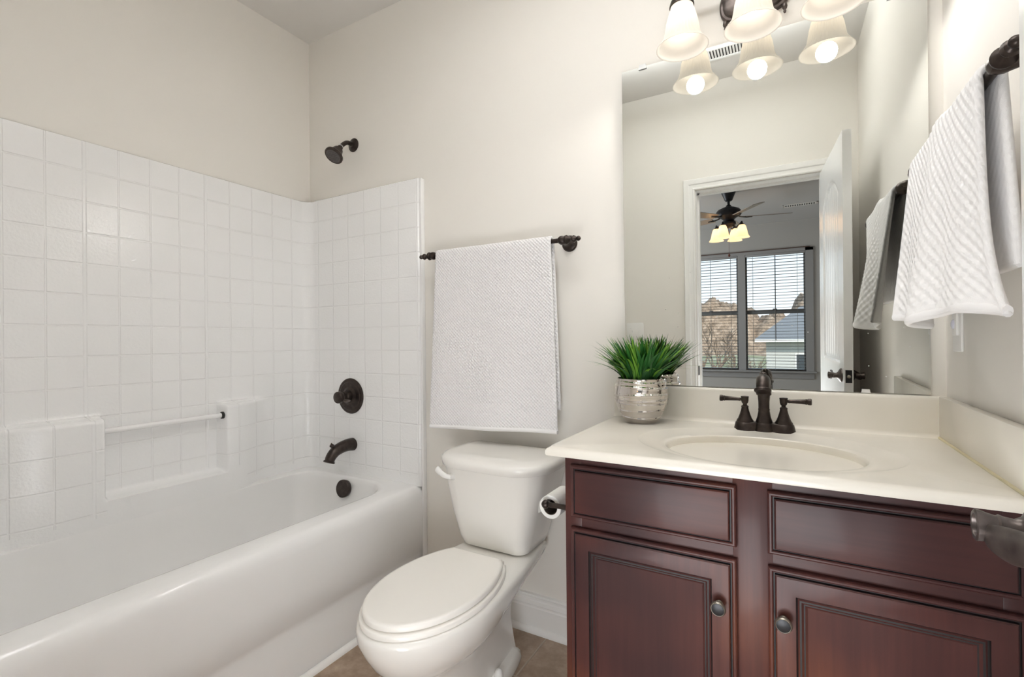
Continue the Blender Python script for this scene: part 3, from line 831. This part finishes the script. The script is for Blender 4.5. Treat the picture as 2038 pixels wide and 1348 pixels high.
# ------------------------------------------------------------------ potted grass
PX, PY = 1.793, -.116
pt = thing('potted_grass', 'artificial green grass in a shiny silver ribbed pot on the vanity top', 'potted plant', (PX, PY, VZ))
def pot_r(h): # h 0..1
    b = .046 + .033 * math.sin(PI * (.10 + .60 * h)) ** .9 - .002
    return b
pr = []
K = 90
rg = random.Random(3)
bands = [.13, .27, .43, .52, .62, .80, .93]
for i in range(K + 1):
    h = i / K; r = .0505 + .0350 * math.sin(min(1, h * 1.55) * PI / 2) - .0085 * sst(.60, 1, h)
    pr.append((h, r))
rings = []
NJ = 72
for h, r in pr:
    ring = []
    for j in range(NJ):
        a = 2 * PI * j / NJ; off = 0
        for q, bnd in enumerate(bands):
            hh = h - bnd - .022 * math.sin(a + q * 2.1) - .012 * math.sin(2 * a + q)
            off += .0026 * math.exp(-(hh / .024) ** 2) - .0012 * math.exp(-((hh - .040) / .016) ** 2)
        rr = r + off * (sst(0, .06, h))
        ring.append((PX + rr * math.cos(a), PY + rr * math.sin(a), VZ + .0005 + .1435 * h))
    rings.append(ring)
for rr, z in ((.0745, .1435), (.0725, .138), (.071, .128)):
    rings.append([(PX + rr * math.cos(2 * PI * j / NJ), PY + rr * math.sin(2 * PI * j / NJ), VZ + z) for j in range(NJ)])
MB().loft(rings, True, True).build('pot', M_CHROME, pt, 60)
MB().lathe((PX, PY, VZ + .129), (0, 0, 1), [(0, .0705), (.006, .05), (.009, .02), (.010, .0005)], 28).build('moss', M_SOIL, pt)
gr = MB(); rg = random.Random(11)
for k in range(470):
    a = rg.uniform(0, 2 * PI); q = math.sqrt(rg.random())
    bx, by = PX + .057 * q * math.cos(a), PY + .057 * q * math.sin(a)
    out = a + rg.uniform(-.45, .45)
    H = rg.uniform(.085, .165) * (1.0 - .12 * q); lean = (.018 + .092 * q ** 1.5) * rg.uniform(.6, 1.25)
    droop = rg.random() ** 3 * .06 * q
    wd = rg.uniform(.0028, .0062); N = 7
    side = Vector((-math.sin(out), math.cos(out), 0)).lerp(Vector((math.cos(out), math.sin(out), 0)), rg.uniform(-.5, .5)).normalized()
    shade = rg.random(); vs = []; fs = []; cols = []
    for i in range(N + 1):
        t = i / N
        r = lean * t ** 1.7
        p = Vector((bx + math.cos(out) * r, by + math.sin(out) * r, VZ + .131 + H * t - droop * t ** 3))
        if p.y > -.032: p.y = -.032 - (p.y + .032) * .15
        w = wd * (1 - t ** 2.2) * (.75 + .5 * min(1, t * 3)) + .0003
        vs += [p - side * w, p + Vector((math.cos(out), math.sin(out), 0)) * w * -.35, p + side * w]
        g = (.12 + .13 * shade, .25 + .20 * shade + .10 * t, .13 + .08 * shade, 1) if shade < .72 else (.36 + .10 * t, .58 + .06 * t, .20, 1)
        cols += [g, g, g]
        if i:
            b = (i - 1) * 3; fs += [(b, b + 1, b + 4, b + 3), (b + 1, b + 2, b + 5, b + 4)]
    b0 = gr.add(vs, fs)
    for i, c in enumerate(cols): gr.col[b0 + i] = c
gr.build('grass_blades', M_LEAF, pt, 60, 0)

# ------------------------------------------------------------------ wall mirror (bottom on the splash, top leaning out a little)
MT, MYW = math.radians(.65), math.radians(.30)
mn = Vector((math.sin(MYW) * math.cos(MT), -math.cos(MYW) * math.cos(MT), -math.sin(MT)))
mx = Vector((math.cos(MYW), math.sin(MYW), 0)); mz = mx.cross(-mn) * -1
mz = (Vector((0, 0, 1)) - mn * mn.z).normalized(); mx = (-mn).cross(mz)
mo = Vector((2.13, -.008, .9905))
MX0, MX1, MH = 1.711 - 2.13, 2.548 - 2.13, 1.104
def mp(a, b, c): return mo + mx * a + mz * b + mn * c
mir = thing('wall_mirror', 'large frameless rectangular mirror on the wall over the vanity', 'mirror', (2.13, -.005, .99))
mg = MB(); mg.add([mp(MX0, 0, 0), mp(MX1, 0, 0), mp(MX1, MH, 0), mp(MX0, MH, 0)], [(0, 1, 2, 3)])
mg.build('mirror_glass', M_MIRROR, mir, 0)
me = MB(); A = [mp(MX0, 0, -.0003), mp(MX1, 0, -.0003), mp(MX1, MH, -.0003), mp(MX0, MH, -.0003)]
B = [mp(MX0, 0, -.005), mp(MX1, 0, -.005), mp(MX1, MH, -.005), mp(MX0, MH, -.005)]
me.add(A + B, [(0, 4, 5, 1), (1, 5, 6, 2), (2, 6, 7, 3), (3, 7, 4, 0), (7, 6, 5, 4)])
me.build('mirror_back', M_GLASSEDGE, mir, 0)
for a, b in ((-.345, MH), (.345, MH)):
    c = MB()
    pr_ = [(-.014, -.010), (.014, -.010), (.011, .006), (-.011, .006)]
    c.loft([[mp(a + u, b + (v - (.0 if b else 0)), k) for u, v in pr_] for k in (.0008, .005)], True, True).build('mirror_clip', M_CLEAR, mir)
for a in (.275,):
    c = MB(); pr_ = [(-.011, -.001), (.011, -.001), (.009, .009), (-.009, .009)]
    c.loft([[mp(a + u, v, k) for u, v in pr_] for k in (.0008, .004)], True, True).build('mirror_clip', M_WHITEP, mir)

# ------------------------------------------------------------------ vanity light
LX, LY = 2.134, -.147
vlg = thing('vanity_light', 'three-light bronze bath fixture with frosted bell shades above the mirror', 'wall light', (LX, 0, 2.26))
def plate(g, y):
    # rounded plate with small points top and bottom at both ends
    pts = []
    for j in range(96):
        a = 2 * PI * j / 96; c, s = math.cos(a), math.sin(a)
        x = (abs(c) ** .55) * (1 if c >= 0 else -1) * (.100 + g); z = (abs(s) ** .8) * (1 if s >= 0 else -1) * (.060 + g)
        pts.append((LX - .002 + x, y, 2.215 + z))
    return pts
MB().loft([plate(0, -.001), plate(0, -.010), plate(-.004, -.014), plate(-.010, -.015), plate(-.014, -.022), plate(-.022, -.026), plate(-.06 + .018, -.027)], True, True).build('back_plate', M_BRZ_LT, vlg, 30)
for sx in (-.085, .081):
    MB().lathe((LX + sx, -.018, 2.163), (0, 0, -1), [(0, .006), (.008, .0075), (.014, .006), (.018, .003), (.022, .0045), (.027, .003), (.029, .0005)], 14).build('finial', M_BRZ_LT, vlg)
MB().tube([(LX - .23, -.060, 2.262), (LX + .23, -.060, 2.262)], .009, 14).lathe((LX, -.022, 2.262), (0, -1, 0), [(0, .016), (.038, .012)], 18).build('cross_bar', M_BRZ, vlg)
SH = [(0, .0300), (.004, .0330), (.012, .0345), (.030, .0400), (.055, .0460), (.080, .0500), (.098, .0535), (.110, .0590), (.120, .0675), (.128, .0745), (.131, .0765)]
def shade_mesh(o, prof, ribs=36, amp=.0011, th=.0025):
    rings = []
    n = ribs * 4
    for sgn in (0, 1):
        P = prof if sgn == 0 else prof[::-1]
        for t, r in P:
            k = sst(.02, .05, t) * (1 - sst(.112, .128, t))
            rings.append([(o[0] + (r - sgn * th + (amp * k * math.cos(2 * PI * ribs * j / n) if sgn == 0 else 0)) * math.cos(2 * PI * j / n),
                           o[1] + (r - sgn * th + (amp * k * math.cos(2 * PI * ribs * j / n) if sgn == 0 else 0)) * math.sin(2 * PI * j / n), o[2] - t) for j in range(n)])
    return MB().loft(rings, False, False)
for k in (-1, 0, 1):
    x = LX + k * .195; ztop = 2.178
    MB().tube(bez([(x, -.060, 2.262), (x, -.095, 2.275), (x, -.132, 2.262), (x, LY, 2.235), (x, LY, 2.205)], 6), .0065, 12).build('arm', M_BRZ, vlg)
    MB().lathe((x, LY, 2.212), (0, 0, -1), [(0, .010), (.006, .014), (.012, .022), (.022, .033), (.034, .0365), (.038, .0365), (.039, .034)], 30).build('shade_holder', M_BRZ, vlg, 30)
    s = shade_mesh((x, LY, ztop), SH).build('shade', M_SHADE, vlg, 60)
    light('vanity_lamp', 'SPOT', (x, LY, 2.044), 2.8, (1, .98, .95), (0, 0, 0), spot_size=math.radians(178), spot_blend=.35, shadow_soft_size=.03)
    MB().lathe((x, LY, 2.203), (0, 0, -1), [(0, .013), (.030, .014), (.040, .020), (.052, .0285), (.066, .0325), (.080, .0325), (.094, .027), (.104, .0165), (.109, .006), (.110, .0005)], 28).build('bulb', M_BULB, s, 60)

# ------------------------------------------------------------------ toilet paper
tph = thing('toilet_paper_holder', 'dark bronze toilet paper arm fixed to the side of the vanity cabinet', 'toilet paper holder', (CXL, -.468, .683))
HX = 1.618
MB().lathe((CXL - .001, -.468, .683), (-1, 0, 0), [(0, .020), (.004, .020), (.008, .014), (.014, .009), (.040, .0075)], 24).build('wall_mount', M_BRZ, tph)
MB().tube(bez([(CXL - .03, -.468, .683), (CXL - .060, -.468, .683), (HX + .010, -.469, .683), (HX, -.462, .683), (HX, -.44, .683), (HX, -.32, .683)], 6), .0072, 14).build('arm', M_BRZ, tph)
MB().lathe((HX + .004, -.469, .683), (-1, 0, -.05), [(0, .0075), (.004, .0115), (.011, .0125), (.016, .010), (.020, .005), (.022, .0005)], 18).build('finial', M_BRZ, tph)
tpr = thing('toilet_paper_roll', 'part-used white toilet paper roll on the holder beside the vanity', 'toilet paper', (HX, -.395, .665))
RC = Vector((HX, -.450, .669))
MB().lathe(RC, (0, 1, 0), [(.0, .0225), (0, .0325), (.001, .0335), (.104, .0335), (.105, .0325), (.105, .0225), (0, .0225)], 44, False, False).build('paper', M_PAPER, tpr, 40)
MB().lathe(RC + Vector((0, .001, 0)), (0, 1, 0), [(0, .0222), (.103, .0222), (.103, .0208), (0, .0208), (0, .0222)], 36, False, False).build('core', M_CARD, tpr, 40)
shp = MB()
shp.grid(lambda u, v: (HX - .0345 - .004 * math.sin(v * 2), -.449 + .103 * u, .669 + .012 - .036 * v), 4, 10)
shp.grid(lambda u, v: (HX - .0339 - .004 * math.sin(v * 2), -.449 + .103 * u, .669 + .012 - .036 * v), 4, 10)
shp.build('loose_sheet', M_PAPER, tpr, 60)

# ------------------------------------------------------------------ electrics and vents
ol = thing('wall_outlet', 'white outlet cover with a small oval night light under the hand towel', 'outlet', (XR, -.118, 1.167))
MB().box(XR - .006, XR, -.153, -.083, 1.110, 1.225, .003).build('cover_plate', M_WHITEP, ol)
MB().box(XR - .012, XR - .0055, -.140, -.104, 1.150, 1.205, .003).build('night_light', M_WHITEP, ol)
MB().lathe((XR - .012, -.122, 1.178), (-1, 0, 0), [(0, .012), (.003, .011), (.005, .006), (.0055, .0005)], 20, sx=.6).build('lens', mat('night_light_lens', (.62, .62, .70), .2), ol)
swt = thing('light_switch', 'white double toggle switch plate on the door wall, seen in the mirror', 'light switch', (1.313, YF, 1.165))
MB().box(1.255, 1.371, YF, YF + .006, 1.108, 1.222, .003).build('cover_plate', M_WHITEP, swt)
for x in (1.290, 1.336):
    MB().box(x - .005, x + .005, YF + .005, YF + .016, 1.157, 1.172, .002).build('toggle', M_WHITEP, swt)
def vent(label, x0, x1, y0, y1, z, n, loc):
    v = thing('ceiling_vent', label, 'vent', loc)
    MB().box(x0, x1, y0, y0 + .022, z - .008, z, .002).box(x0, x1, y1 - .022, y1, z - .008, z, .002).box(x0, x0 + .022, y0, y1, z - .008, z, .002).box(x1 - .022, x1, y0, y1, z - .008, z, .002).build('frame', M_WHITEP, v)
    MB().box(x0 + .02, x1 - .02, y0 + .02, y1 - .02, z - .002, z - .0005).build('duct_opening', M_DARK, v)
    for k in range(n):
        x = x0 + .03 + (x1 - x0 - .06) * k / (n - 1)
        w = MB(); w.add([(x - .006, y0 + .02, z - .002), (x + .004, y0 + .02, z - .008), (x + .004, y1 - .02, z - .008), (x - .006, y1 - .02, z - .002), (x - .005, y0 + .02, z - .001), (x + .005, y0 + .02, z - .007), (x + .005, y1 - .02, z - .007), (x - .005, y1 - .02, z - .001)],
                        [(0, 1, 2, 3), (7, 6, 5, 4), (0, 4, 5, 1), (1, 5, 6, 2), (2, 6, 7, 3), (3, 7, 4, 0)])
        w.build('louver', M_WHITEP, v, 0)
vent('white louvered vent in the bathroom ceiling, reflected above the mirror shades', 1.82, 2.12, -1.39, -1.25, ZC, 16, (1.97, -1.32, ZC))

# ------------------------------------------------------------------ bedroom beyond the doorway
BZ = 2.75
WZ0, WZ1 = .490, 2.285
WIN = [(.800, 1.603), (1.708, 2.512)]
struct('floor_bedroom', MB().box(BX0, BX1, BY - .12, YB, -.1, 0), M_CARPET)
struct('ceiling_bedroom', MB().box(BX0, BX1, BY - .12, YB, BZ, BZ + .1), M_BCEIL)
struct('wall_bedroom_left', MB().box(BX0 - .1, BX0, BY - .12, -5.6, 0, BZ).box(BX0 - .1, BX0, -3.6, YB, 0, BZ).box(BX0 - .1, BX0, -5.6, -3.6, 0, .65).box(BX0 - .1, BX0, -5.6, -3.6, 2.25, BZ), M_BWALL)  # unseen side opening, added to let the bedroom fill light in
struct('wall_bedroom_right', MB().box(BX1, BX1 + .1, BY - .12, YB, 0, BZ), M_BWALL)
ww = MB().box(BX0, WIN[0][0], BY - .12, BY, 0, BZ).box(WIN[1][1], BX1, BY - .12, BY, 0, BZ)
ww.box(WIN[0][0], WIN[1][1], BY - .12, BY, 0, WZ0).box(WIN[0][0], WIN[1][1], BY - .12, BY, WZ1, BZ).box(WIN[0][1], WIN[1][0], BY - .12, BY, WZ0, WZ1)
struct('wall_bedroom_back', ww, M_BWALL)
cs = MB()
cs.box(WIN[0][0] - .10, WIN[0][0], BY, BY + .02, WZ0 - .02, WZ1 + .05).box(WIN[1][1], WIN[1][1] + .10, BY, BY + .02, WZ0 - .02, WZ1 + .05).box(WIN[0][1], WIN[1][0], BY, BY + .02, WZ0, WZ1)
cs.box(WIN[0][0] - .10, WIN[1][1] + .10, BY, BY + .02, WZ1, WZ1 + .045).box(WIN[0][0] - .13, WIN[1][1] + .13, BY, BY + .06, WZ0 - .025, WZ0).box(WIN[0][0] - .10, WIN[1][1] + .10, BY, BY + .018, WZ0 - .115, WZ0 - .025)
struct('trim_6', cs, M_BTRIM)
struct('trim_7', MB().box(WIN[0][0] - .12, WIN[1][1] + .06, BY, BY + .03, WZ1 + .045, WZ1 + .057), mat('dark_trim_edge', (.10, .06, .05), .5))
ZM = 1.395
for i, (x0, x1) in enumerate(WIN):
    yw = BY - .06
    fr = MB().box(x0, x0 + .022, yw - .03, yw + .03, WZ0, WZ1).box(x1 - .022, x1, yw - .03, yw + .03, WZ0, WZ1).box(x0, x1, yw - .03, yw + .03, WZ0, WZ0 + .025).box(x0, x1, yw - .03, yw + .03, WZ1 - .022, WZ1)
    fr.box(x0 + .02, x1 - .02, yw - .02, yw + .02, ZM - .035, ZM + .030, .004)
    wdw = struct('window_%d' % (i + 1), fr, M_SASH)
    for z0, z1 in ((WZ0 + .02, ZM - .03), (ZM + .025, WZ1 - .02)):
        MB().box(x0 + .02, x1 - .02, yw - .003, yw + .003, z0, z1).build('pane', M_GLASS, wdw, 0)
    MB().box((x0 + x1) / 2 - .03, (x0 + x1) / 2 + .03, yw + .02, yw + .03, ZM + .025, ZM + .045, .004).build('sash_lock', M_SASH, wdw)
    bl = thing('window_blind', ('open slatted blind in the left bedroom window, seen in the mirror', 'open slatted blind in the right bedroom window, seen in the mirror')[i], 'blind', ((x0 + x1) / 2, BY - .005, WZ1))
    yb = BY - .004
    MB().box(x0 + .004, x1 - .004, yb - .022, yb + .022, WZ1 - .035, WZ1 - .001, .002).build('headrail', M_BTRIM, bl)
    sl = MB(); z = WZ0 + .055
    while z < WZ1 - .05:
        sl.box(x0 + .006, x1 - .006, yb - .022, yb + .022, z - .0026, z + .0026); z += .0455
    sl.build('slats', M_SLAT, bl, 0)
    MB().box(x0 + .006, x1 - .006, yb - .022, yb + .022, WZ0 + .006, WZ0 + .022, .003).build('bottom_rail', M_SLAT, bl)
    cd = MB()
    for fx_ in (.13, .5, .87):
        x = x0 + (x1 - x0) * fx_
        cd.box(x - .0018, x + .0018, yb + .022, yb + .0235, WZ0 + .01, WZ1 - .03).box(x - .0018, x + .0018, yb - .0235, yb - .022, WZ0 + .01, WZ1 - .03)
    cd.build('ladder_cord', M_CORD, bl, 0)
    if i: MB().tube([(x0 + (x1 - x0) * .5 + .01, yb + .032, WZ1 - .04), (x0 + (x1 - x0) * .5 + .01, yb + .032, .95)], .005, 8).build('tilt_wand', M_SLAT, bl)

CFX, CFY = 1.672, -4.48
fan = thing('ceiling_fan', 'dark bedroom ceiling fan with four lit amber shades, seen in the mirror', 'ceiling fan', (CFX, CFY, BZ))
MB().lathe((CFX, CFY, BZ), (0, 0, -1), [(0, .078), (.012, .078), (.03, .070), (.085, .048), (.10, .043), (.112, .03)], 32).build('canopy', M_BLADE_D, fan, 30)
MB().lathe((CFX, CFY, BZ - .10), (0, 0, -1), [(0, .014), (.06, .014), (.065, .022), (.07, .024)], 16).build('downrod', M_BLADE_D, fan)
MB().lathe((CFX, CFY, BZ - .155), (0, 0, -1), [(0, .022), (.02, .035), (.035, .075), (.055, .118), (.080, .136), (.110, .138), (.130, .125), (.150, .085), (.170, .06), (.185, .06), (.20, .075), (.225, .078), (.245, .060), (.262, .03), (.270, .006)], 40).build('motor', M_BLADE_D, fan, 30)
ZB = BZ - .300
for k in range(5):
    a = math.radians(-14 + 72 * k); d = Vector((math.cos(a), math.sin(a), 0)); s = Vector((-math.sin(a), math.cos(a), 0)); o = Vector((CFX, CFY, ZB))
    bd = MB(); tilt = math.radians(-13)
    rows = []
    for t in range(13):
        q = t / 12; r = .185 + .475 * q; w = .052 + .022 * q
        if q > .88: w *= math.sqrt(max(.02, 1 - ((q - .88) / .125) ** 2))
        sv = s * math.cos(tilt) + Vector((0, 0, math.sin(tilt)))
        rows.append([o + d * r - sv * w + Vector((0, 0, .003)), o + d * r + sv * w + Vector((0, 0, .003)), o + d * r + sv * w - Vector((0, 0, .003)), o + d * r - sv * w - Vector((0, 0, .003))])
    b = bd.loft(rows, True, True).build('blade', M_BLADE, fan, 30)
    MB().tube([o + d * .07 + Vector((0, 0, .02)), o + d * .13 + Vector((0, 0, .0)), o + d * .19 - Vector((0, 0, .008)), o + d * .25 - Vector((0, 0, .008))], [.016, .014, .022, .012], 10, True, .35).build('blade_bracket', M_BLADE_D, b)
FS = [(t * 1.2, r * 1.17) for t, r in ((0, .022), (.004, .028), (.02, .036), (.05, .044), (.08, .050), (.10, .056), (.115, .066), (.122, .070))]
for k in range(4):
    a = math.radians(20 + 90 * k); d = Vector((math.cos(a), math.sin(a), 0)); c = Vector((CFX, CFY, 2.36))
    e = c + d * .150
    MB().tube(bez([c + d * .03, c + d * .08 + Vector((0, 0, -.035)), c + d * .13 + Vector((0, 0, .0)), e + Vector((0, 0, .02)), e - Vector((0, 0, .02))], 5), .007, 8).lathe(e + Vector((0, 0, .0)), (0, 0, -1), [(-.02, .006), (0, .012), (.018, .028), (.024, .028)], 18).build('light_arm', M_BLADE_D, fan)
    s = shade_mesh((e.x, e.y, e.z - .018), FS, 20, .0005).build('shade', M_SHADE_FAN, fan, 60)
    MB().lathe(e - Vector((0, 0, .03)), (0, 0, -1), [(0, .012), (.03, .02), (.06, .028), (.08, .022), (.09, .001)], 16).build('bulb', M_BULB_FAN, s)
MB().tube([(CFX, CFY, 2.34), (CFX, CFY, 2.02)], .0015, 6).lathe((CFX, CFY, 2.03), (0, 0, -1), [(0, .004), (.01, .011), (.025, .013), (.035, .006), (.038, .0005)], 12).build('pull_chain', M_PULL, fan)
vent('dark slotted vent in the bedroom ceiling behind the fan, seen in the mirror', 2.22, 2.62, -5.72, -5.58, BZ, 14, (2.42, -5.65, BZ))

# ------------------------------------------------------------------ outside the bedroom windows
GZ = -3.2
struct('ground', MB().grid(lambda u, v: (-60 + 130 * u, BY - .5 - 150 * v, GZ + (.25 * math.sin(u * 40) * math.cos(v * 22))), 40, 40), M_LAWN)
def hillside(u, v):
    x = -45 + 95 * u; y = -72 - 40 * v
    h = (7.0 + 1.6 * math.sin(x * .16 + 1) + 1.0 * math.sin(x * .43)) * sst(-2.0, -9.0, x) if False else 0
    base = 8.6 * (1 - sst(-5.5, -1.5, x)) + 8.4 * sst(3.2, 5.4, x) + 5.9 * (sst(-5, -2, x) - sst(3, 6, x)) 
    h = (base + .5 * math.sin(x * 1.3) + .35 * math.sin(x * 3.1 + v * 6)) * sst(0, .35, v)
    return (x + .5 * math.sin(v * 31 + u * 90), y, GZ - .2 + h + .3 * math.sin(u * 310 + v * 57) * sst(0, .1, v))
struct('hill', MB().grid(hillside, 200, 30), M_SCRUB)
def bare_tree(x, y, H, seed, label):
    R = random.Random(seed); mb = MB()
    def grow(p, d, L, r, depth):
        q = p + d * L * .5 + Vector((R.uniform(-1, 1), R.uniform(-1, 1), 0)) * L * .06; e = p + d * L
        mb.tube([p, q, e], [r, r * .85, r * .65], 5 if depth else 7, depth == 0)
        if depth < 4:
            for k in range(3 if depth < 3 else 2):
                a = R.uniform(0, 2 * PI); sp_ = R.uniform(.35, .8)
                nd = (d + Vector((math.cos(a) * sp_, math.sin(a) * sp_, R.uniform(-.1, .25)))).normalized()
                grow(p + d * L * R.uniform(.6, 1), nd, L * R.uniform(.6, .78), r * .58, depth + 1)
    grow(Vector((x, y, GZ - .1)), Vector((0, 0, 1)), H * .32, H * .014 + .03, 0)
    o = mb.build('bare_tree', M_BARK, None, 0, 0)
    return tag(o, label, 'tree', 'bare trees outside the bedroom windows')
for (x, y, H, sd, lb) in ((-.6, -23, 5.2, 1, 'bare young tree on the lawn in the left bedroom window'), (1.5, -19, 3.6, 2, 'small bare tree just right of the window mullion, in front of the house'),
                      (-2.6, -34, 6.5, 3, 'tall bare tree farthest left in the bedroom window'), (-1.2, -42, 6.0, 4, 'bare tree behind the lawn near the wooded hillside'),
                      (.55, -27, 4.4, 5, 'bare tree beside the left corner of the neighbor house')):
    bare_tree(x, y, H, sd, lb)
hs = thing('neighbor_house', 'pale gabled house with grey roof in the right bedroom window', 'house', (6, -36, GZ))
MB().box(1.35, 12, -42, -32, GZ, .30).build('siding', M_SIDING, hs, 0)
rf = MB(); X0, X1 = .75, 12.6
rf.add([(X0, -31.4, .18), (X1, -31.4, .18), (X1, -37, 2.3), (X0 + 2.6, -37, 2.3), (X1, -42.6, .18), (X0, -42.6, .18), (X0, -31.4, .34), (X1, -31.4, .34), (X1, -37, 2.46), (X0 + 2.6, -37, 2.46), (X1, -42.6, .34), (X0, -42.6, .34)],
       [(6, 7, 8, 9), (9, 8, 10, 11), (6, 9, 11), (0, 1, 7, 6), (0, 5, 4, 1), (0, 6, 11, 5), (5, 11, 10, 4)])
rf.build('roof', M_ROOF, hs, 0)
MB().box(X0, X1, -31.45, -31.3, .16, .32).build('gutter', M_TRIM, hs, 0)
for x in (2.9, 5.2):
    w = MB().box(x, x + .9, -32.05, -31.98, -1.9, -.55).build('window', M_TRIM, hs, 0)
    MB().box(x + .07, x + .83, -31.99, -31.96, -1.83, -.62).build('pane', M_WPANE, w, 0)
